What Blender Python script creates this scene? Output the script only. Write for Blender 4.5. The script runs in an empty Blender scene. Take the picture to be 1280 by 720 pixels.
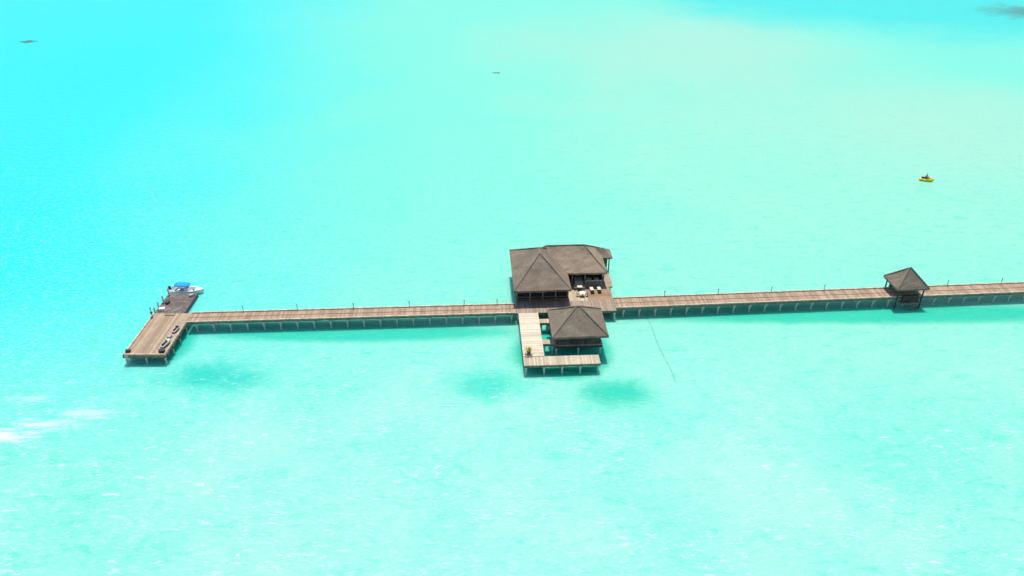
import bpy, bmesh, math, random
from mathutils import Vector, Matrix
random.seed(7)
S=bpy.context.scene
COL=S.collection
R=math.radians

def lin(c):
    return tuple(((x/255)/12.92 if x/255<=0.04045 else (((x/255)+0.055)/1.055)**2.4) for x in c)+(1,)

# ------------------------------------------------------------ world, sun, camera
w=bpy.data.worlds.new("World"); S.world=w; w.use_nodes=True
nt=w.node_tree; nt.nodes.clear()
sky=nt.nodes.new("ShaderNodeTexSky"); sky.sky_type='NISHITA'; sky.sun_disc=False
SUN_EL=R(74); SUN_AZ=R(2)   # azimuth clockwise from +Y: high sun beyond the jetty
sky.sun_elevation=SUN_EL; sky.sun_rotation=SUN_AZ
bg=nt.nodes.new("ShaderNodeBackground"); bg.inputs[1].default_value=0.15
wo=nt.nodes.new("ShaderNodeOutputWorld")
nt.links.new(sky.outputs[0],bg.inputs[0]); nt.links.new(bg.outputs[0],wo.inputs[0])
sd=bpy.data.lights.new("sun","SUN"); sd.energy=4.8; sd.angle=R(0.53); sd.color=(1,.95,.87)
so=bpy.data.objects.new("sun",sd); COL.objects.link(so)
d=Vector((math.sin(SUN_AZ)*math.cos(SUN_EL),math.cos(SUN_AZ)*math.cos(SUN_EL),math.sin(SUN_EL)))
so.rotation_euler=d.to_track_quat('Z','Y').to_euler(); so.location=(0,100,120)
cd=bpy.data.cameras.new("camera"); cd.lens=27; cd.sensor_width=36; cd.clip_end=6000
cam=bpy.data.objects.new("camera",cd); COL.objects.link(cam)
cam.location=(0,0,72); cam.rotation_euler=(R(90-31),0,0); S.camera=cam
S.view_settings.view_transform='Standard'; S.view_settings.look='None'; S.view_settings.exposure=0

# ------------------------------------------------------------ material helpers
class NB:
    def __init__(s,name):
        s.m=bpy.data.materials.new(name); s.m.use_nodes=True; s.t=s.m.node_tree; s.t.nodes.clear()
        s.out=s.n("ShaderNodeOutputMaterial"); s.b=s.n("ShaderNodeBsdfPrincipled"); s.l(s.b.outputs[0],s.out.inputs[0])
    def n(s,t): return s.t.nodes.new(t)
    def l(s,a,b): s.t.links.new(a,b)
    def put(s,sock,v):
        if hasattr(v,"is_output"): s.l(v,sock)
        else: sock.default_value=v
    def math(s,op,a,b=0.0,c=None):
        x=s.n("ShaderNodeMath"); x.operation=op; s.put(x.inputs[0],a); s.put(x.inputs[1],b)
        if c is not None: s.put(x.inputs[2],c)
        return x.outputs[0]
    def vmath(s,op,a,b):
        x=s.n("ShaderNodeVectorMath"); x.operation=op; s.put(x.inputs[0],a); s.put(x.inputs[1],b); return x
    def smooth(s,v,a,b,c=0.,d=1.):
        x=s.n("ShaderNodeMapRange"); x.interpolation_type='SMOOTHSTEP'
        s.put(x.inputs[0],v); x.inputs[1].default_value=a; x.inputs[2].default_value=b; x.inputs[3].default_value=c; x.inputs[4].default_value=d
        return x.outputs[0]
    def noise(s,vec,scale,detail=2.,rough=.5,dist=0.):
        x=s.n("ShaderNodeTexNoise"); s.put(x.inputs["Vector"],vec); x.inputs["Scale"].default_value=scale
        x.inputs["Detail"].default_value=detail; x.inputs["Roughness"].default_value=rough; x.inputs["Distortion"].default_value=dist
        return x.outputs[0]
    def mix(s,f,a,b,mode='MIX'):
        x=s.n("ShaderNodeMix"); x.data_type='RGBA'; x.blend_type=mode
        s.put(x.inputs[0],f); s.put(x.inputs[6],a); s.put(x.inputs[7],b); return x.outputs[2]
    def obj(s): return s.n("ShaderNodeTexCoord").outputs["Object"]
    def mapping(s,v,scale=(1,1,1),rot=(0,0,0)):
        x=s.n("ShaderNodeMapping"); s.put(x.inputs[0],v); x.inputs["Scale"].default_value=scale; x.inputs["Rotation"].default_value=rot; return x.outputs[0]
    def bump(s,h,strength=.3,dist=.1):
        x=s.n("ShaderNodeBump"); x.inputs["Strength"].default_value=strength; x.inputs["Distance"].default_value=dist
        s.l(h,x.inputs["Height"]); s.l(x.outputs[0],s.b.inputs["Normal"])

def plain(name,c,rough=.6,var=.25,scale=3.,spec=.3):
    k=NB(name); v=k.obj(); n=k.noise(v,scale,4,.6)
    f=k.smooth(n,.3,.7,1-var,1+var)
    col=k.mix(1.0,(c[0],c[1],c[2],1),k.math('MULTIPLY',f,1.0),'MULTIPLY')
    k.l(col,k.b.inputs["Base Color"]); k.b.inputs["Roughness"].default_value=rough; k.b.inputs["Specular IOR Level"].default_value=spec
    return k.m

def planks(name,c1,c2,axis,width=.22,grime=.35):
    """boards running across `axis` (0: joints along x, 1: along y), each with its own tone"""
    k=NB(name); v=k.obj(); sp=k.n("ShaderNodeSeparateXYZ"); k.l(v,sp.inputs[0])
    q=k.math('DIVIDE',sp.outputs[axis],width); fl=k.math('FLOOR',q); fr=k.math('FRACT',q)
    wn=k.n("ShaderNodeTexWhiteNoise"); wn.noise_dimensions='1D'; k.l(fl,wn.inputs["W"])
    big=k.noise(v,.55,5,.65); fine=k.noise(k.mapping(v,(9,1,1) if axis==0 else (1,9,1)),2.,3,.6)
    f=k.math('ADD',k.math('MULTIPLY',wn.outputs[0],.45),k.math('MULTIPLY',big,.65))
    col=k.mix(k.smooth(f,.25,.9),(*c1,1),(*c2,1))
    g=k.smooth(k.noise(v,.9,5,.7),.52,.72,0,grime)
    col=k.mix(g,col,(c1[0]*.45,c1[1]*.43,c1[2]*.42,1))
    col=k.mix(k.smooth(fine,.35,.75,0,.25),col,(c1[0]*.55,c1[1]*.5,c1[2]*.5,1))
    gap=k.math('LESS_THAN',fr,.07)
    col=k.mix(k.math('MULTIPLY',gap,.6),col,(.04,.03,.025,1))
    k.l(col,k.b.inputs["Base Color"]); k.b.inputs["Roughness"].default_value=.85; k.b.inputs["Specular IOR Level"].default_value=.12
    k.bump(k.math('SUBTRACT',fine,gap),.4,.02)
    return k.m

def thatch(name,c):
    k=NB(name); v=k.obj(); sp=k.n("ShaderNodeSeparateXYZ"); k.l(v,sp.inputs[0])
    z=k.math('ADD',sp.outputs[2],k.math('MULTIPLY',k.noise(v,1.2,2,.5),.16))
    course=k.math('FRACT',k.math('DIVIDE',z,.24))
    fib=k.noise(k.mapping(v,(5,5,.8)),1.6,5,.75); big=k.noise(v,.35,4,.6)
    f=k.math('ADD',k.math('MULTIPLY',fib,.7),k.math('MULTIPLY',big,.5))
    col=k.mix(k.smooth(f,.4,.85),(c[0]*.68,c[1]*.66,c[2]*.65,1),(c[0]*1.4,c[1]*1.38,c[2]*1.36,1))
    col=k.mix(k.smooth(course,.0,.28,.35,0),col,(c[0]*.4,c[1]*.38,c[2]*.38,1))
    k.l(col,k.b.inputs["Base Color"]); k.b.inputs["Roughness"].default_value=.95; k.b.inputs["Specular IOR Level"].default_value=.05
    k.bump(k.math('ADD',fib,k.math('MULTIPLY',course,.6)),.5,.10)
    return k.m

M={}
M['walk']=planks("walkway_planks",(.29,.20,.135),(.47,.35,.25),0,.24,.3)
M['walk_grey']=planks("weathered_planks",(.25,.192,.142),(.41,.328,.248),0,.24,.35)
M['pale']=planks("pale_planks",(.50,.43,.325),(.74,.66,.52),1,.24,.25)
M['palex']=planks("pale_planks_cross",(.40,.33,.24),(.62,.53,.40),0,.24,.3)
M['jetty']=planks("jetty_planks",(.29,.215,.145),(.47,.365,.26),0,.26,.3)
M['terr']=planks("terrace_planks",(.25,.16,.105),(.39,.27,.18),1,.24,.2)
M['thatch']=thatch("thatch",(.215,.175,.137))
M['thatchlight']=thatch("thatch_weathered",(.305,.24,.178))
M['thatch2']=thatch("thatch_ridge",(.24,.196,.154))
M['kerb']=plain("kerb_wood",(.52,.42,.32),.8,.3,1.5)
M['seam']=plain("seam_wood",(.18,.125,.09),.8,.3,1.5)
M['dark']=plain("dark_timber",(.06,.046,.036),.7,.35,2)
M['brown']=plain("brown_timber",(.19,.14,.10),.7,.35,2)
M['conc']=plain("pile_concrete",(.52,.53,.46),.8,.3,2.5)
M['white']=plain("white_gelcoat",(.80,.81,.80),.3,.06,1.5,.5)
M['cream']=plain("cream_cushion",(.66,.60,.48),.85,.1,3)
M['blue']=plain("blue_canvas",(.02,.30,.78),.8,.15,3)
M['yellow']=plain("yellow_gelcoat",(.88,.62,.05),.35,.1,3,.5)
M['black']=plain("black_rubber",(.04,.04,.04),.5,.2,4,.4)
M['grey']=plain("dull_grey",(.34,.34,.33),.7,.3,1.2)
M['metal']=plain("galvanised_metal",(.55,.56,.57),.4,.15,6,.5)
M['glass']=plain("tinted_glass",(.03,.05,.06),.08,.05,1,.6)
M['skin']=plain("skin",(.42,.25,.17),.6,.08,5)
M['hair']=plain("hair",(.025,.018,.015),.7,.2,8)
M['shirt_dark']=plain("dark_cloth",(.05,.07,.09),.85,.1,8)
M['shirt_olive']=plain("olive_cloth",(.24,.25,.12),.85,.1,8)
M['shirt_white']=plain("white_cloth",(.75,.75,.73),.85,.1,8)
M['rope']=plain("rope_fibre",(.14,.38,.32),.9,.2,8)
M['reef']=plain("reef_rock",(.08,.15,.13),.95,.5,.6)
M['leaf']=plain("croton_leaf",(.42,.36,.04),.6,.5,4)
M['pot']=plain("clay_pot",(.16,.09,.05),.8,.2,4)

# ------------------------------------------------------------ water
def water_material():
    k=NB("lagoon_water"); pos=k.n("ShaderNodeNewGeometry").outputs["Position"]
    sp=k.n("ShaderNodeSeparateXYZ"); k.l(pos,sp.inputs[0]); X,Y=sp.outputs[0],sp.outputs[1]
    warp=k.math('SUBTRACT',k.noise(pos,.018,4,.6,.6),.5)
    warp2=k.math('SUBTRACT',k.noise(pos,.12,5,.7,.8),.5)
    def C(r,g,b):
        c=lin((r,g,b)); return (c[0]*.59,c[1]*.585,c[2]*.548,1)
    col=k.mix(k.smooth(Y,60,170),C(158,255,237),C(132,255,234))
    # deeper cyan water towards the west
    g=k.math('ADD',k.math('ADD',X,k.math('MULTIPLY',Y,.15)),-16.4)
    g=k.math('ADD',g,k.math('MULTIPLY',warp,60))
    fac=k.math('MULTIPLY',k.smooth(g,0,-110),k.smooth(Y,60,125,.10,1))
    col=k.mix(fac,col,C(0,252,260))
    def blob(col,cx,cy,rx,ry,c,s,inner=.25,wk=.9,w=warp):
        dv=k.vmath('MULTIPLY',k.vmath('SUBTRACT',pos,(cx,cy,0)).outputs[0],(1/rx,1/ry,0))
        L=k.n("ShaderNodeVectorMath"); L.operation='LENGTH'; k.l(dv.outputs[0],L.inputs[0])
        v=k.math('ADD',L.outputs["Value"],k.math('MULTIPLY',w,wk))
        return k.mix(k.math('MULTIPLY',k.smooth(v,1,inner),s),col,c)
    col=blob(col,85,185,125,125,C(166,252,229),.95,.1)
    col=blob(col,60,290,105,120,C(172,249,228),.85,.1)
    col=blob(col,140,205,100,75,C(180,249,226),.75,.1)
    col=blob(col,80,300,75,75,C(186,246,226),.45,.1)
    col=blob(col,225,425,192,140,C(50,244,242),.97,.60,.5)
    col=blob(col,232,361,24,24,C(70,150,146),.85,.05,1.8,warp2)
    # wind wavelets: soft light/dark mottling, sparse pale glints close by, painted into the colour
    wv=k.mapping(pos,(.4,1.0,1),(0,0,R(-14)))
    wl=k.noise(wv,.7,5,.72,.6)
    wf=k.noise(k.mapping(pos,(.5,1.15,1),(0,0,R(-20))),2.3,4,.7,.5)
    near=k.smooth(Y,116,74)
    near2=k.smooth(Y,300,85,.10,1)
    mid=k.noise(pos,.045,4,.6,.3)
    col=k.mix(k.math('MULTIPLY',k.smooth(mid,.52,.34),k.math('MULTIPLY',near,.45)),col,C(112,250,230))
    col=k.mix(k.math('MULTIPLY',k.smooth(wl,.50,.32),k.math('MULTIPLY',near2,.6)),col,C(92,240,224))
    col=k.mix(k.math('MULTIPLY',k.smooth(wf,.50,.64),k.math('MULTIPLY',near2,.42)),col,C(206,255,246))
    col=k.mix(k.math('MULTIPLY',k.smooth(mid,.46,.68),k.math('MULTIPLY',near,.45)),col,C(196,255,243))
    # weed-darkened seabed patches, then painted shade below walkways and decks
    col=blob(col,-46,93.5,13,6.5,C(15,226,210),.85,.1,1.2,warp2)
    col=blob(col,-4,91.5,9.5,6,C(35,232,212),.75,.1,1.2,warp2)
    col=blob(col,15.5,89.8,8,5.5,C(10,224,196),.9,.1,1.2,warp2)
    col=blob(col,60,111.3,62,4.3,C(0,222,192),.85,.45,.25,warp2)  # from here: emerald shade under walkways, decks and jetty, painted into the water colour
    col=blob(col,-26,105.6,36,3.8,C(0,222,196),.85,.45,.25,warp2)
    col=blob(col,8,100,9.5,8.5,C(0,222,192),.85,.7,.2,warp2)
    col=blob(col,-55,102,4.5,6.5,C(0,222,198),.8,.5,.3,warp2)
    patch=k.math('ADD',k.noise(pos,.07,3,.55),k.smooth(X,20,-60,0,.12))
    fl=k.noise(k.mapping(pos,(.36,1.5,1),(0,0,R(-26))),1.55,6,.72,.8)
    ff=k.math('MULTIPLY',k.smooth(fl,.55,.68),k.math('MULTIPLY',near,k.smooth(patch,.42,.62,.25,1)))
    col=k.mix(k.math('MULTIPLY',ff,.8),col,(.66,.74,.70,1))  # sparkle of the wavelets, painted as pale streaks in the base colour
    cn=k.math('SUBTRACT',k.noise(k.mapping(pos,(.22,1.9,1),(0,0,R(-20))),1.0,7,.8),.5)
    for (cx,cy,rx,ry,s) in [(-70,80.2,6,1.7,.7),(-65.5,82.6,6,1.5,.5),(-61,85,6,1.5,.4),(-71,88.2,4,1.0,.35)]:
        col=blob(col,cx,cy,rx,ry,(.76,.81,.78,1),s,.0,4.5,cn)
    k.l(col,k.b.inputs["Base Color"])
    k.b.inputs["Roughness"].default_value=.30; k.b.inputs["IOR"].default_value=1.33
    k.b.inputs["Specular IOR Level"].default_value=.22
    # light spreads inside the milky water: red is absorbed at once, green and blue travel metres
    k.b.subsurface_method='BURLEY'
    k.b.inputs["Subsurface Weight"].default_value=.85
    k.b.inputs["Subsurface Radius"].default_value=(.08,1.,.80)
    k.b.inputs["Subsurface Scale"].default_value=1.5
    h=k.math('ADD',k.math('MULTIPLY',wl,.8),k.math('MULTIPLY',wf,.3))
    k.bump(h,.6,.45)
    return k.m
me=bpy.data.meshes.new("water"); bm=bmesh.new()
vs=[bm.verts.new(p) for p in [(-3000,-400,0),(3000,-400,0),(3000,4500,0),(-3000,4500,0)]]; bm.faces.new(vs); bm.to_mesh(me); bm.free()
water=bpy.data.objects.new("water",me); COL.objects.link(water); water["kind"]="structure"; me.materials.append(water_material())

# ------------------------------------------------------------ object helpers
def thing(name,label,cat,loc=(0,0,0),rot=0.,group=None):
    e=bpy.data.objects.new(name,None); e.empty_display_size=.5; COL.objects.link(e)
    e.location=loc; e.rotation_euler=(0,0,rot); e["label"]=label; e["category"]=cat
    if group: e["group"]=group
    return e
def mk(name,bm,mat,parent,loc=(0,0,0),smooth=False):
    me=bpy.data.meshes.new(name); bmesh.ops.recalc_face_normals(bm,faces=bm.faces[:]); bm.to_mesh(me); bm.free()
    for m in (mat if isinstance(mat,list) else [mat]): me.materials.append(M[m] if isinstance(m,str) else m)
    if smooth: me.polygons.foreach_set("use_smooth",[True]*len(me.polygons))
    o=bpy.data.objects.new(name,me); COL.objects.link(o); o.parent=parent; o.location=loc
    return o
def abox(bm,x0,x1,y0,y1,z0,z1,rotz=0,bev=0):
    c=Vector(((x0+x1)/2,(y0+y1)/2,(z0+z1)/2))
    r=bmesh.ops.create_cube(bm,size=1)['verts']
    for v in r:
        v.co=Vector((v.co.x*(x1-x0),v.co.y*(y1-y0),v.co.z*(z1-z0)))
        if rotz: v.co=Matrix.Rotation(rotz,3,'Z')@v.co
        v.co+=c
    if bev:
        es=list({e for v in r for e in v.link_edges})
        bmesh.ops.bevel(bm,geom=es,offset=bev,segments=2,affect='EDGES')
def box(name,x0,x1,y0,y1,z0,z1,mat,parent,bev=0):
    bm=bmesh.new(); c=((x0+x1)/2,(y0+y1)/2,z0)
    abox(bm,x0-c[0],x1-c[0],y0-c[1],y1-c[1],0,z1-z0,0,bev)
    return mk(name,bm,mat,parent,c)
def boxes(name,L,mat,parent):
    bm=bmesh.new()
    for b in L: abox(bm,*b)
    return mk(name,bm,mat,parent)
def cyl(bm,p0,p1,r0,r1=None,seg=8):
    p0=Vector(p0);p1=Vector(p1); r1=r0 if r1 is None else r1; dv=p1-p0
    mt=Matrix.Translation((p0+p1)/2)@dv.to_track_quat('Z','Y').to_matrix().to_4x4()
    bmesh.ops.create_cone(bm,cap_ends=True,segments=seg,radius1=r0,radius2=r1,depth=dv.length,matrix=mt)
def dup(o,parent,loc):
    c=o.copy(); c.parent=parent; c.location=loc; COL.objects.link(c); return c
def posts(name,parent,pts,z0,z1,r,mat):
    first=None
    for (x,y) in pts:
        if first is None:
            bm=bmesh.new(); cyl(bm,(0,0,0),(0,0,z1-z0),r,r*.92); first=mk(name,bm,mat,parent,(x,y,z0))
        else: dup(first,parent,(x,y,z0))
def piles(parent,pts,ztop,r=.15):
    first=None
    for (x,y) in pts:
        if first is None:
            bm=bmesh.new(); cyl(bm,(0,0,-3),(0,0,ztop),r,r*.95,10); cyl(bm,(0,0,ztop-.28),(0,0,ztop+.001),r*1.4,r*1.4,10)
            first=mk("pile",bm,'conc',parent,(x,y,0))
        else: dup(first,parent,(x,y,0))

# ------------------------------------------------------------ walkways
def walkway(label,p0,ang,length,width,z,mat,step=2.75,loff=1.3):
    t=thing("wooden_walkway",label,"pier",(p0[0],p0[1],0),ang)
    h=width/2
    bm=bmesh.new(); abox(bm,0,length,-h,h,z-.14,z); mk("deck",bm,mat,t)
    for s in (-1,1):
        y=s*(h-.10)
        box("kerb",0,length,y-.10,y+.10,z+.03,z+.18,'kerb',t)
    box("centre_seam",0,length,-.06,.06,z,z+.035,'seam',t)
    for y in (-h+.14,h-.14): box("stringer",0.02,length-.02,y-.11,y+.11,z-.36,z-.143,'brown',t)
    n=int((length-loff)/step)+1; fb=None; pts=[]
    for i in range(n):
        x=loff+i*step
        if fb is None:
            bm=bmesh.new(); abox(bm,-.14,.14,-h-.12,h+.12,-.11,.11); fb=mk("cross_beam",bm,'conc',t,(x,0,z-.475))
        else: dup(fb,t,(x,0,z-.475))
        pts+=[(x,-h+.30),(x,h-.30)]
    piles(t,pts,z-.59,.14)
    return t
ANG_L=math.atan2(109.7-106.9,54.0)
walkway("long narrow brown plank walkway on pale concrete piles over turquoise water",(-53.6,106.9),ANG_L,54.3,3.0,2.0,'walk')
ANG_R=math.atan2(5.3,74.2)
walkway("long brown plank walkway on pale piles leading past the thatched gazebo",(17.6,111.45),ANG_R,110,3.3,2.0,'walk')

# ------------------------------------------------------------ end jetty platform
jp=thing("jetty_platform","square weathered plank jetty platform on pale piles with dark fender edge","pier",(-57,102.2,0),0)
box("deck",-3.25,3.25,-5.6,6.3,1.66,1.82,'jetty',jp)
boxes("fascia",[(-3.33,3.33,-5.7,-5.602,1.3,1.8),(3.252,3.35,-5.6,3.0,1.3,1.8),(-3.35,-3.252,-5.6,6.3,1.3,1.8),(-3.33,3.33,6.302,6.4,1.3,1.8)],'brown',jp)
boxes("kerb",[(-3.2,3.2,-5.58,-5.40,1.83,1.97),(-3.23,-3.05,-5.35,6.2,1.83,1.97),(3.05,3.23,-5.35,2.9,1.83,1.97)],'kerb',jp)
piles(jp,[(x,y) for x in (-3,0,3) for y in (-5.3,-2.4,.5,3.4,6.0)],1.6)
bm=bmesh.new()
for x in (-2.9,-2.45): abox(bm,x-.03,x+.03,-5.85,-5.8,-.3,2.3)
for i in range(6): abox(bm,-2.9,-2.45,-5.86,-5.8,0+i*.35,.05+i*.35)
mk("ladder",bm,'metal',jp)
tf=None
for dy in (0,1.3,2.2,4.1,5.0,7.0):
    if tf is None:
        bm=bmesh.new(); cyl(bm,(-.1,0,0),(.1,0,0),.3,.3,14); tf=mk("tyre_fender",bm,'black',jp,(3.46,-5.0,1.4))
    else: dup(tf,jp,(3.46,-5.0+dy,1.4))

# floating pontoon
pt=thing("floating_pontoon","dark grey floating pontoon with pale mooring posts beside the jetty","pontoon",(-58.5,113.0,0),0)
k=NB("pontoon_cells"); v=k.obj(); br=k.n("ShaderNodeTexBrick"); k.l(v,br.inputs[0]); br.offset=0
br.inputs["Color1"].default_value=(.12,.10,.095,1); br.inputs["Color2"].default_value=(.20,.165,.15,1); br.inputs["Mortar"].default_value=(.04,.04,.04,1)
br.inputs["Scale"].default_value=1; br.inputs["Brick Width"].default_value=.5; br.inputs["Row Height"].default_value=.5; br.inputs["Mortar Size"].default_value=.02
k.l(br.outputs[0],k.b.inputs["Base Color"]); k.b.inputs["Roughness"].default_value=.9; k.b.inputs["Specular IOR Level"].default_value=.1; M['cells']=k.m
box("float_deck",-2.6,2.5,-4.1,3.9,-.2,.72,'cells',pt,.06)
bm=bmesh.new()
abox(bm,-2.66,-2.605,-4.0,3.8,.45,.65); abox(bm,2.505,2.6,-4.0,3.8,.45,.65); mk("fender",bm,'black',pt)
for (x,y) in [(-2.2,-3.2),(-2.3,-1.4),(-2.3,.6),(-2.3,3.1),(2.2,3.2)]:
    bm=bmesh.new(); cyl(bm,(0,0,-2),(0,0,2.1),.14); cyl(bm,(0,0,2.1),(0,0,2.3),.16,.03); mk("mooring_post",bm,'conc',pt,(x,y,0))
gw=thing("gangway","short sloping timber gangway between jetty and pontoon","gangway",(-57.3,108.7,0),0)
bm=bmesh.new(); abox(bm,-.8,.8,-.9,1.4,0,.1)
for v in bm.verts: v.co.z+=1.84-(v.co.y+.9)*.45
mk("ramp",bm,'walk_grey',gw)
for x in (-.76,.76):
    bm=bmesh.new()
    cyl(bm,(x,-.8,1.86),(x,-.8,2.8),.03); cyl(bm,(x,1.3,.95),(x,1.3,1.85),.03); cyl(bm,(x,-.8,2.8),(x,1.3,1.85),.035)
    mk("handrail",bm,'metal',gw)

# ------------------------------------------------------------ central decks (frame turned with the walkway)
CF=Vector((0,109.7,0)); CA=R(3.0)
def cw(x,y,z=0): 
    v=Matrix.Rotation(CA,3,'Z')@Vector((x,y,z)); return tuple(CF+v)
def deckthing(label,x0,x1,y0,y1,mat,z=2.0,pstep=2.8,fas=True):
    c=((x0+x1)/2,(y0+y1)/2)
    t=thing("timber_deck",label,"deck",cw(*c),CA); a=(x1-x0)/2; b=(y1-y0)/2
    box("planking",-a,a,-b,b,z-.14,z,mat,t)
    if fas: boxes("fascia",[(-a+.002,a-.002,-b+.003,-b+.12,z-.45,z-.142),(-a+.002,a-.002,b-.12,b-.003,z-.45,z-.142),(-a+.003,-a+.12,-b+.125,b-.125,z-.45,z-.142),(a-.12,a-.003,-b+.125,b-.125,z-.45,z-.142)],'brown',t)
    nx=max(1,round((2*a-.6)/pstep)); ny=max(1,round((2*b-.6)/pstep))
    piles(t,[(-a+.3+i*(2*a-.6)/nx,-b+.2+j*(2*b-.4)/ny) for i in range(nx+1) for j in range(ny+1)],z-.46)
    return t
deckthing("weathered grey-brown plank crossing in front of the restaurant",.7,17.6,-1.5,1.95,'walk_grey')
deckthing("pale sun-bleached plank deck running out beside the pavilion",1.0,4.3,-13.75,-1.505,'pale')
deckthing("pale plank landing deck on piles below the thatched pavilion",1.0,12.7,-16.0,-13.755,'palex',1.9)
deckthing("dark brown terrace deck beside the restaurant steps",13.2,17.6,1.955,6.2,'terr')
deckthing("pale plank terrace at the restaurant entrance",10.0,13.195,1.955,9.0,'palex')
deckthing("timber deck joining the walkway and the thatched pavilion",5.9,13.9,-5.0,-1.505,'walk_grey')
deckthing("small plank footbridge between pale deck and pavilion",4.305,6.195,-10.6,-9.4,'palex',1.99)
deckthing("small pale plank bridge over the water gap",4.305,5.895,-4.6,-3.4,'palex',1.99)

# ------------------------------------------------------------ thatched roofs
def hip(bm,x0,x1,y0,y1,ze,r0,r1,zr,cuts=7,jit=.05,thick=.32):
    """hip roof: eave rectangle, ridge from r0 to r1 (xy) at zr; thick skirt, gently sagging irregular surface"""
    def tri_patch(a,b,c,dd=None):
        n=cuts+1; m=cuts+1; g=[]
        for j in range(m+1):
            row=[]
            for i in range(n+1):
                lo=a.lerp(b,i/n); hi=(dd if dd is not None else c).lerp(c,i/n)
                p=lo.lerp(hi,j/m)
                sag=-.12*math.sin(math.pi*j/m)
                edge=(i in(0,n)) or j==m
                p=p+Vector((0,0,(sag if not edge else sag*.4)+(0 if edge else random.uniform(-jit,jit))))
                if j==0: p.z+=random.uniform(-.05,.05)
                row.append(bm.verts.new(p))
            g.append(row)
        for j in range(m):
            for i in range(n):
                bm.faces.new([g[j][i],g[j][i+1],g[j+1][i+1],g[j+1][i]])
        for i in range(n):   # skirt
            u,v=g[0][i],g[0][i+1]
            u2=bm.verts.new(u.co+Vector((0,0,-thick+random.uniform(-.06,.04)))); v2=bm.verts.new(v.co+Vector((0,0,-thick+random.uniform(-.06,.04))))
            bm.faces.new([u,u2,v2,v])
    A=Vector((x0,y0,ze));B=Vector((x1,y0,ze));C=Vector((x1,y1,ze));D=Vector((x0,y1,ze)); P=Vector((*r0,zr)); Q=Vector((*r1,zr))
    if abs(r1[0]-r0[0])>=abs(r1[1]-r0[1]):
        tri_patch(A,B,Q,P); tri_patch(B,C,Q,Q); tri_patch(C,D,P,Q); tri_patch(D,A,P,P)
    else:
        tri_patch(A,B,P,P); tri_patch(B,C,Q,P); tri_patch(C,D,Q,Q); tri_patch(D,A,P,Q)
    s=[bm.verts.new(p+Vector((0,0,-.12))) for p in (A,B,C,D)]
    bm.faces.new(s)
def hipcaps(x0,x1,y0,y1,ze,r0,r1,zr,r=.10):
    bm=bmesh.new(); P=Vector((*r0,zr+.03)); Q=Vector((*r1,zr+.03))
    A=Vector((x0,y0,ze));B=Vector((x1,y0,ze));C=Vector((x1,y1,ze));D=Vector((x0,y1,ze))
    if abs(r1[0]-r0[0])>=abs(r1[1]-r0[1]): prs=[(A,P),(D,P),(B,Q),(C,Q)]
    else: prs=[(A,P),(B,P),(C,Q),(D,Q)]
    for a,b in prs: cyl(bm,a,b,r,r,6)
    if (Q-P).length>.1: cyl(bm,P,Q,r*1.2,r*1.2,6)
    return bm

# restaurant
rs=thing("restaurant_building","large thatched overwater restaurant with hip roof and side wing","building",cw(0,0),CA)
e1=(0.35,10.1,.75,15.4,5.0,(5.2,7.2),(5.2,9.0),8.75)
bm=bmesh.new(); hip(bm,*e1,cuts=11); roof=mk("roof",bm,'thatch',rs)
ro=mk("ridge_cap",hipcaps(*e1),'thatch2',rs); ro.parent=roof
e2=(5.6,17.1,6.4,15.7,4.9,(6.8,10.9),(13.4,10.9),8.1)
bm=bmesh.new(); hip(bm,*e2,cuts=9); roof2=mk("roof",bm,'thatchlight',rs); roof2["label"]="lower hipped lighter brown thatch wing roof"
ro=mk("ridge_cap",hipcaps(*e2),'thatch2',rs); ro.parent=roof2
e3=(15.6,19.0,12.2,15.4,4.6,(16.4,13.8),(17.4,13.8),5.9)
bm=bmesh.new(); hip(bm,*e3,cuts=4,thick=.25); mk("roof",bm,'thatch',rs)
box("floor",.8,9.9,1.955,14.8,1.80,2.03,'walk_grey',rs)
box("floor",13.2,18.2,6.25,14.8,1.80,2.03,'walk_grey',rs); box("floor",9.905,13.195,9.05,14.8,1.80,2.03,'walk_grey',rs)
def wall_open(name,x0,x1,y,z0,z1,n,mat,parent,th=.12,sill=.9,head=.35):
    L=[(x0,x1,y,y+th,z1-head,z1)]
    L.append((x0,x1,y,y+th,z0,z0+sill))
    st=(x1-x0)/n
    for i in range(n+1):
        x=x0+i*st; L.append((x-.09,x+.09,y-.03,y+th+.03,z0,z1+.01))
    return boxes(name,L,mat,parent)
boxes("wall",[(.9,1.05,2.9,14.7,2.03,4.85),(1.05,9.7,14.55,14.7,2.03,4.85),(9.55,9.7,2.9,6.2,2.03,4.85)],'dark',rs)
wall_open("front_screen",1.0,9.6,2.75,2.03,4.9,6,'dark',rs,sill=.8)
for i in range(6):
    bm=bmesh.new(); abox(bm,-.60,.60,-.02,.02,0,1.65); mk("window",bm,'glass',rs,(1.72+i*1.433,2.95,2.86))
posts("veranda_post",rs,[(x,2.1) for x in (.95,3.2,5.4,7.6,9.7)],2.03,4.95,.13,'brown')
bm=bmesh.new()
abox(bm,.95,9.7,2.06,2.13,2.85,2.93); abox(bm,.95,9.7,2.07,2.12,2.40,2.46)
mk("railing",bm,'brown',rs)
wall_open("wing_screen",11.3,16.3,9.2,2.03,4.85,4,'dark',rs,sill=.7)
boxes("wall",[(16.35,16.5,7.6,14.7,2.03,4.8),(9.75,16.35,14.55,14.7,2.03,4.8)],'dark',rs)
posts("veranda_post",rs,[(11.0,7),(13.3,7),(16.6,7)],2.03,4.9,.12,'brown')
posts("veranda_post",rs,[(18.5,12.7),(18.5,15.0)],-2.5,4.6,.12,'brown')
boxes("service_hut",[(16.9,18.2,12.9,14.7,2.03,4.5)],'brown',rs)
bm=bmesh.new(); abox(bm,13.4,16.6,6.95,7.05,2.9,3.0)
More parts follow.
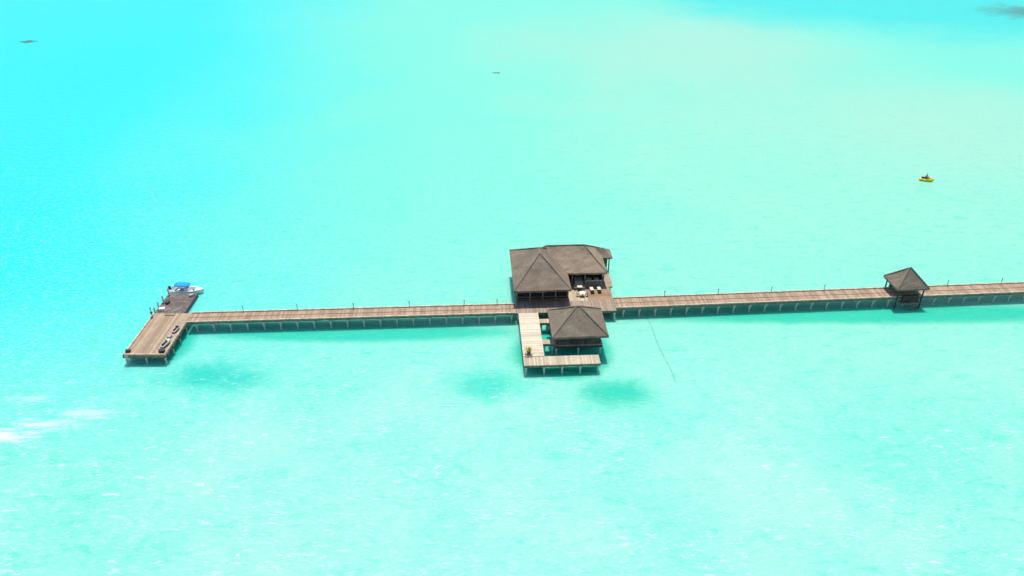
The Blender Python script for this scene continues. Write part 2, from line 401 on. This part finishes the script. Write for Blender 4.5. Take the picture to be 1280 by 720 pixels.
for i in range(14): abox(bm,13.4+i*.24,13.46+i*.24,6.97,7.03,2.03,2.9)
mk("railing",bm,'cream',rs)
bm=bmesh.new()
for i in range(3): abox(bm,11.6,13.1,7.0+i*.35,9.15,2.03+i*.15,2.18+i*.15)
mk("entrance_steps",bm,'cream',rs)
piles(rs,[(x,y) for x in (1.3,4.2,7.1,9.4,14.2,17.8) for y in (6.6,10.5,14.3)]+[(1.3,3),(9.4,3)],1.79)

# pavilion
pv=thing("thatched_pavilion","open-sided square pavilion with thatched pyramid roof over the water","pavilion",cw(9.95,-8.5),CA)
e=(-4.4,4.4,-4.0,3.9,4.5,(-.25,-.1),(.25,-.1),7.6)
bm=bmesh.new(); hip(bm,*e,cuts=9); rf=mk("roof",bm,'thatch',pv); ro=mk("ridge_cap",hipcaps(*e),'thatch2',pv); ro.parent=rf
box("floor",-3.75,3.75,-2.6,3.495,1.8,2.03,'walk_grey',pv)
posts("post",pv,[(x,y) for x in (-3.3,-1.1,1.1,3.3) for y in (-2.3,3.1)]+[(x,y) for y in (-.6,1.3) for x in (-3.3,3.3)],2.03,4.45,.11,'dark')
L=[]
for y in (-2.35,): L+=[(-3.3,3.3,y-.04,y+.04,2.95,3.03),(-3.3,3.3,y-.03,y+.03,2.45,2.5)]
for x in (-3.35,3.35): L+=[(x-.04,x+.04,-2.3,3.1,2.95,3.03),(x-.03,x+.03,-2.3,3.1,2.45,2.5)]
boxes("railing",L,'brown',pv)
boxes("bar_counter",[(-2.4,2.4,.8,1.6,2.03,3.1),(-2.5,2.5,.7,1.7,3.1,3.18)],'dark',pv)
box("beam",-3.75,3.75,-2.59,-2.4,1.4,1.797,'dark',pv)
box("beam",-3.75,3.75,3.2,3.4,1.4,1.797,'dark',pv)
piles(pv,[(x,y) for x in (-3.5,0,3.5) for y in (-2.3,.5,3.1)],1.39)

# gazebo on the walkway
gz=thing("thatched_gazebo","small square thatched gazebo standing astride the long walkway","gazebo",(68.6,115.09,0),ANG_R)
e=(-2.85,2.85,-2.5,2.4,4.1,(-.15,0),(.15,0),6.9)
bm=bmesh.new(); hip(bm,*e,cuts=7,thick=.28); rf=mk("roof",bm,'thatch',gz); ro=mk("ridge_cap",hipcaps(*e,r=.1),'thatch2',gz); ro.parent=rf
posts("post",gz,[(x,y) for x in (-2.2,2.2) for y in (-2.1,2.0)],-2.5,4.05,.13,'dark')
box("landing",-1.6,1.9,-2.7,-1.655,1.3,1.44,'brown',gz)
box("bench",-1.2,1.5,-2.3,-1.8,1.44,2.6,'dark',gz)
box("bench",-1.5,1.7,1.75,2.2,1.9,2.7,'dark',gz)
bm=bmesh.new()
for x in (.2,1.3): cyl(bm,(x,-2.72,1.35),(x,-3.1,-.6),.05)
for i in range(3): abox(bm,.2,1.3,-3.04+i*.08,-2.82+i*.08,.2+i*.4,.25+i*.4)
mk("water_ladder",bm,'brown',gz)

# ------------------------------------------------------------ lofts (boats)
def loft(bm,secs,n=10,cap=True):
    rings=[]
    for (x,hw,zk,zg) in secs:
        pts=[(0,zk),(.55,zk+.12*(zg-zk)),(.86,zk+.40*(zg-zk)),(1,zg)]
        prof=[(-a,z) for a,z in reversed(pts)]+pts[1:]
        rings.append([bm.verts.new((x,a*hw,z)) for a,z in prof])
    for a,b in zip(rings,rings[1:]):
        for i in range(len(a)-1): bm.faces.new([a[i],a[i+1],b[i+1],b[i]])
    bm.faces.new(rings[0]);
    if cap:
        for a,b in zip(rings,rings[1:]): bm.faces.new([a[0],b[0],b[-1],a[-1]])
    bm.faces.new(rings[-1])
    return rings

def jetski(label,loc,rot,hullmat,topmat,group=None,sc=1.):
    t=thing("jet_ski",label,"jet ski",loc,rot,group); t.scale=(sc,sc,sc)
    bm=bmesh.new(); loft(bm,[(-1.55,.50,-.02,.42),(-.8,.58,-.08,.48),(0,.60,-.12,.52),(.7,.52,-.10,.58),(1.2,.32,.02,.66),(1.6,.06,.25,.72)])
    mk("hull",bm,hullmat,t)
    bm=bmesh.new(); 
    for (x0,x1,w0,w1,z0,z1) in [(.35,1.35,.42,.20,.56,.98)]:
        q=[bm.verts.new(p) for p in [(x0,-w0,.55),(x0,w0,.55),(x1,w1,.62),(x1,-w1,.62),(x0+.1,-w0*.6,z1),(x0+.1,w0*.6,z1),(x1-.3,w1*.6,z1-.18),(x1-.3,-w1*.6,z1-.18)]]
        for f in [(0,1,2,3),(4,5,6,7),(0,1,5,4),(1,2,6,5),(2,3,7,6),(3,0,4,7)]: bm.faces.new([q[i] for i in f])
    mk("cowl",bm,topmat,t)
    bm=bmesh.new(); abox(bm,-1.2,.35,-.2,.2,.5,.85,0,.08); mk("saddle",bm,'black',t)
    bm=bmesh.new(); cyl(bm,(.35,-.38,1.08),(.35,.38,1.08),.035); cyl(bm,(.5,0,.85),(.35,0,1.08),.05); mk("handlebar",bm,'black',t)
    return t

# ------------------------------------------------------------ people
def skinmesh(name,verts,edges,radii,mat,parent,root=0,sub=1):
    me=bpy.data.meshes.new(name); me.from_pydata(verts,edges,[]); o=bpy.data.objects.new(name,me); COL.objects.link(o)
    md=o.modifiers.new("Skin","SKIN"); sv=me.skin_vertices[0].data
    for i,r in enumerate(radii): sv[i].radius=(r,r) if not isinstance(r,tuple) else r; sv[i].use_root=(i==root)
    s=o.modifiers.new("Subdivision","SUBSURF"); s.levels=sub; s.render_levels=sub
    me.materials.append(M[mat]); o.parent=parent; return o
def person(label,loc,rot,pose,shirt,shorts='shirt_dark',group=None):
    t=thing("person",label,"person",loc,rot,group)
    if pose=='stand':
        V=[(0,0,.95),(0,0,1.2),(0,0,1.42),(.0,0,1.52),(0.01,0,1.60),(0.02,0,1.72),
           (0,.18,1.42),(.02,.25,1.14),(.10,.26,.90),(.13,.26,.80),(0,-.18,1.42),(.0,-.25,1.14),(.04,-.27,.88),(.06,-.27,.78),
           (0,.10,.90),(.04,.11,.50),(-.02,.12,.09),(.14,.13,.04),(0,-.10,.90),(.0,-.11,.50),(-.06,-.12,.09),(.10,-.13,.04)]
    else:
        V=[(0,0,.93),(.06,0,1.18),(.14,0,1.38),(.17,0,1.47),(.19,0,1.56),(.21,0,1.68),
           (.14,.19,1.37),(.30,.27,1.17),(.52,.26,1.12),(.60,.25,1.10),(.14,-.19,1.37),(.30,-.27,1.17),(.52,-.26,1.12),(.60,-.25,1.10),
           (.02,.12,.92),(.42,.27,.86),(.22,.34,.52),(.40,.36,.50),(.02,-.12,.92),(.42,-.27,.86),(.22,-.34,.52),(.40,-.36,.50)]
    E=[(0,1),(1,2),(2,3),(3,4),(4,5),(2,6),(6,7),(7,8),(8,9),(2,10),(10,11),(11,12),(12,13),(0,14),(14,15),(15,16),(16,17),(0,18),(18,19),(19,20),(20,21)]
    Rr=[.13,.12,.13,.055,.09,.085,.06,.045,.032,.03,.06,.045,.032,.03,.09,.062,.042,.035,.09,.062,.042,.035]
    skinmesh("body",V,E,Rr,'skin',t)
    ids=[0,1,2,6,7,10,11]; mp={a:i for i,a in enumerate(ids)}
    skinmesh("shirt",[V[i] for i in ids],[(mp[a],mp[b]) for a,b in E if a in mp and b in mp],[.155,.15,.155,.085,.06,.085,.06],shirt,t)
    ids=[0,14,15,18,19]; mp={a:i for i,a in enumerate(ids)}
    skinmesh("shorts",[V[i] for i in ids],[(mp[a],mp[b]) for a,b in E if a in mp and b in mp],[.165,.115,.085,.115,.085],shorts,t)
    bm=bmesh.new(); bmesh.ops.create_uvsphere(bm,u_segments=12,v_segments=8,radius=.115)
    h=Vector(V[5])
    for v in bm.verts: v.co=Vector((v.co.x-.025,v.co.y*.9,v.co.z*.85+.02))
    mk("hair",bm,'hair',t,tuple(h),True)
    return t

JA=R(-20)
jetski("yellow jet ski afloat with a rider in olive shirt",(98.2,169.2,.05),JA,'yellow','yellow')
person("rider in olive shirt seated astride the yellow jet ski",(97.95,169.28,.06),JA,'ride','shirt_olive','shirt_olive')
jetski("small grey and black jet ski parked on the jetty deck",(-54.5,103.4,1.92),R(80),'grey','black',"jet skis parked on the jetty",.6)
jetski("small grey and white jet ski parked on the jetty deck",(-54.6,99.3,1.93),R(76),'grey','white',"jet skis parked on the jetty",.7)
def crate(x,y,z,a,s,mat,label):
    t=thing("storage_crate",label,"crate",(x,y,z),a,"crates on the jetty")
    bm=bmesh.new(); abox(bm,-.5*s,.5*s,-.35*s,.35*s,0,.45*s,0,.03); mk("bin",bm,mat,t)
    bm=bmesh.new(); abox(bm,-.53*s,.53*s,-.38*s,.38*s,.455*s,.52*s,0,.02); mk("lid",bm,mat,t)
crate(-54.5,97.4,1.825,.3,.9,'black','black plastic storage crate on the jetty edge')
crate(-54.8,101.4,1.825,1.3,.7,'grey','grey storage crate between the parked jet skis')
crate(-60.1,111.2,.725,.2,.9,'white','white storage crate on the grey floating pontoon')
crate(-60.0,113.4,.725,1.4,.8,'black','black storage crate on the grey floating pontoon')
crate(-56.7,115.8,.725,.6,.8,'grey','grey storage crate on the pontoon near the boat')
crate(-59.8,97.5,1.825,.1,.7,'black','small black crate by the jetty ladder')
person("person in white shirt standing on the jetty",(-60.0,107.4,1.82),R(40),'stand','shirt_white')

# ------------------------------------------------------------ speedboat
sb=thing("speedboat","white speedboat with bright blue canopy moored behind the pontoon","boat",(-58.6,118.4,-.05),R(-6))
sb.scale=(.94,.88,.85)
bm=bmesh.new()
secs=[(-3.1,1.05,-.25,.75),(-1.5,1.15,-.35,.78),(.4,1.15,-.38,.86),(1.8,.92,-.3,.98),(2.8,.5,-.1,1.1),(3.5,.06,.5,1.2)]
rings=loft(bm,secs,cap=False)
inn=[]
for (x,hw,zk,zg) in secs[:4]:
    inn.append((x,hw*.8,zg))
iv=[[bm.verts.new((x,-h_,z)),bm.verts.new((x,-h_,.25)),bm.verts.new((x,h_,.25)),bm.verts.new((x,h_,z))] for x,h_,z in inn]
for i in range(3):
    bm.faces.new([rings[i][0],rings[i+1][0],iv[i+1][0],iv[i][0]]); bm.faces.new([rings[i][-1],rings[i+1][-1],iv[i+1][3],iv[i][3]])
    for j in range(3): bm.faces.new([iv[i][j],iv[i+1][j],iv[i+1][j+1],iv[i][j+1]])
bm.faces.new(iv[0]); bm.faces.new(iv[3])
for i in (3,4): bm.faces.new([rings[i][0],rings[i+1][0],rings[i+1][-1],rings[i][-1]])
mk("hull",bm,'white',sb)
box("console",-.2,.5,-.45,.45,.26,1.3,'white',sb,.05)
bm=bmesh.new(); abox(bm,.45,.52,-.5,.5,1.28,1.7); mk("windscreen",bm,'glass',sb)
for (x0,x1) in [(-2.7,-2.1),(-1.3,-.8)]: box("seat",x0,x1,-.8,.8,.26,.7,'grey',sb,.06)
bm=bmesh.new()
for x in (-1.7,.5):
    for y in (-.85,.85): cyl(bm,(x,y,.75),(x+.05,y*.95,1.95),.03)
mk("canopy_frame",bm,'metal',sb)
bm=bmesh.new(); n=8; g=[]
for i in range(n+1):
    a=-1+2*i/n; g.append([bm.verts.new((x,a*.9*wd,1.95+.22*(1-a*a)-dz)) for x,wd,dz in ((-2.0,.8,.12),(-1.3,1,.0),(0,1,.0),(.85,.75,.14))])
for i in range(n):
    for j in range(3): bm.faces.new([g[i][j],g[i+1][j],g[i+1][j+1],g[i][j+1]])
cn=mk("canopy",bm,'blue',sb,(0,0,0),True); md=cn.modifiers.new("Solidify","SOLIDIFY"); md.thickness=.05
bm=bmesh.new(); abox(bm,-3.6,-3.15,-.22,.22,.55,1.25,0,.06); abox(bm,-3.45,-3.25,-.08,.08,-.6,.55); mk("outboard_motor",bm,'black',sb)

# ------------------------------------------------------------ rope line with floats
rp=thing("float_line","thin dark swimming line with small floats on the water","rope",(0,0,0))
bm=bmesh.new(); pts=[]
for i in range(41):
    s=i/40; x=22.9+s*1.8+.12*math.sin(s*9); y=111.5-s*19.3; pts.append((x,y,.03))
for a,b in zip(pts,pts[1:]): cyl(bm,a,b,.03,.03,5)
mk("rope",bm,'rope',rp)
f0=None
for i in range(2,40,4):
    if f0 is None:
        bm=bmesh.new(); bmesh.ops.create_uvsphere(bm,u_segments=8,v_segments=6,radius=.08); f0=mk("float",bm,'rope',rp,pts[i],True)
    else: dup(f0,rp,pts[i])

# ------------------------------------------------------------ coral rocks
def coral(label,x,y,rx,ry,n,h=.12):
    t=thing("coral_rock",label,"rock",(x,y,0))
    bm=bmesh.new()
    for i in range(n):
        a=random.uniform(0,6.28); r=random.random()**.5; s=random.uniform(.25,.6)*min(rx,ry)
        ret=bmesh.ops.create_icosphere(bm,subdivisions=2,radius=1,matrix=Matrix.Translation((math.cos(a)*r*rx,math.sin(a)*r*ry,-.04))@Matrix.Diagonal((s*1.6,s,h*random.uniform(.6,1.2),1)))
        for v in ret['verts']: v.co+=Vector((random.uniform(-.08,.08)*s,random.uniform(-.08,.08)*s,random.uniform(-.02,.02)))
    mk("rock",bm,'reef',t)
coral("low dark coral patch breaking the pale lagoon surface",-188.5,306.5,2.8,1.9,10)
coral("small dark coral head in the shallow lagoon",-5.4,262,1.1,.9,5)

# ------------------------------------------------------------ bollard lamps along the walkways
def lampset(pts):
    first=None
    for (x,y,z) in pts:
        t=thing("bollard_lamp","slim brown bollard lamp on the walkway kerb","lamp",(x,y,z),0,"lamps along the walkway")
        if first is None:
            bm=bmesh.new(); cyl(bm,(0,0,0),(0,0,.75),.05); a=mk("post",bm,'brown',t)
            bm=bmesh.new(); cyl(bm,(0,0,.75),(0,0,.92),.08); cyl(bm,(0,0,.92),(0,0,.98),.12,.05); b=mk("lamp_head",bm,'brown',t); first=(a,b)
        else:
            for o in first:
                c=o.copy(); c.parent=t; COL.objects.link(c)
pl=[]
ca,sa=math.cos(ANG_L),math.sin(ANG_L)
for s in (8.5,17.5,26.9,36.3,45.6,51.2): pl.append((-53.6+ca*s-sa*1.40,106.9+sa*s+ca*1.40,2.18))
ca,sa=math.cos(ANG_R),math.sin(ANG_R)
for s in (9,18.5,28,37.5,60,70,80): pl.append((17.6+ca*s-sa*1.55,111.45+sa*s+ca*1.55,2.18))
lampset(pl)

# ------------------------------------------------------------ small things on the decks
pp=thing("potted_plant","potted croton with yellowish leaves on the pale deck","plant",cw(1.9,-13.2,2.0),CA)
bm=bmesh.new(); cyl(bm,(0,0,0),(0,0,.45),.22,.32,12); mk("pot",bm,'pot',pp)
bm=bmesh.new()
for i in range(160):
    a=random.uniform(0,6.28); el=random.uniform(.2,1.5); r=random.uniform(.2,.75)
    c=Vector((math.cos(a)*math.cos(el)*r,math.sin(a)*math.cos(el)*r,.5+math.sin(el)*r))
    u=Vector((random.uniform(-1,1),random.uniform(-1,1),random.uniform(-.3,.6))).normalized(); v=u.cross(Vector((random.random(),random.random(),1))).normalized()
    q=[bm.verts.new(c+x) for x in (-u*.18,v*.06,u*.18,-v*.06)]; bm.faces.new(q)
mk("foliage",bm,'leaf',pp)
def lounger(x,y,a,mat='cream'):
    t=thing("sun_lounger","pale cushioned sun lounger on the plank deck","sun lounger",(x,y,2.0),a,"sun loungers on the decks")
    bm=bmesh.new(); abox(bm,-.9,.9,-.32,.32,.25,.32)
    for i in (-.8,.8):
        for j in (-.28,.28): abox(bm,i-.04,i+.04,j-.04,j+.04,0,.25)
    mk("frame",bm,'brown',t)
    bm=bmesh.new(); abox(bm,-.35,.88,-.30,.30,.325,.42,0,.03)
    r=bmesh.ops.create_cube(bm,size=1)['verts']
    for v in r: v.co=Matrix.Rotation(R(35),3,'Y')@Vector((v.co.x*.7,v.co.y*.6,v.co.z*.09))+Vector((-.62,0,.56))
    mk("cushion",bm,mat,t)
for (x,y,a) in [(14.3,5.0,95),(15.6,5.1,92)]:
    p_=cw(x,y); lounger(p_[0],p_[1],R(a))
def table(x,y,z):
    t=thing("dining_table","small square dark dining table on the terrace","table",(x,y,z),CA,"tables on the terrace")
    bm=bmesh.new(); abox(bm,-.45,.45,-.45,.45,.70,.75,0,.01); mk("top",bm,'cream',t)
    bm=bmesh.new(); cyl(bm,(0,0,0),(0,0,.7),.05); abox(bm,-.25,.25,-.25,.25,0,.04); mk("base",bm,'brown',t)
    for s in (-1,1):
        c=thing("dining_chair","dark wooden chair at a terrace table","chair",(x+s*.75,y,z),CA+(0 if s>0 else math.pi),"chairs on the terrace")
        bm=bmesh.new(); abox(bm,-.22,.22,-.22,.22,.42,.47)
        for i in (-.18,.18):
            for j in (-.18,.18): abox(bm,i-.02,i+.02,j-.02,j+.02,0,.42)
        mk("seat",bm,'brown',c); bm=bmesh.new(); abox(bm,.18,.22,-.22,.22,.47,.92); mk("backrest",bm,'brown',c)
for q in [(12.2,5.6),(12.4,3.4),(15.5,8.0),(14.2,8.0)]:
    p_=cw(*q); table(p_[0],p_[1],2.035 if q[1]>6.2 else 2.0)
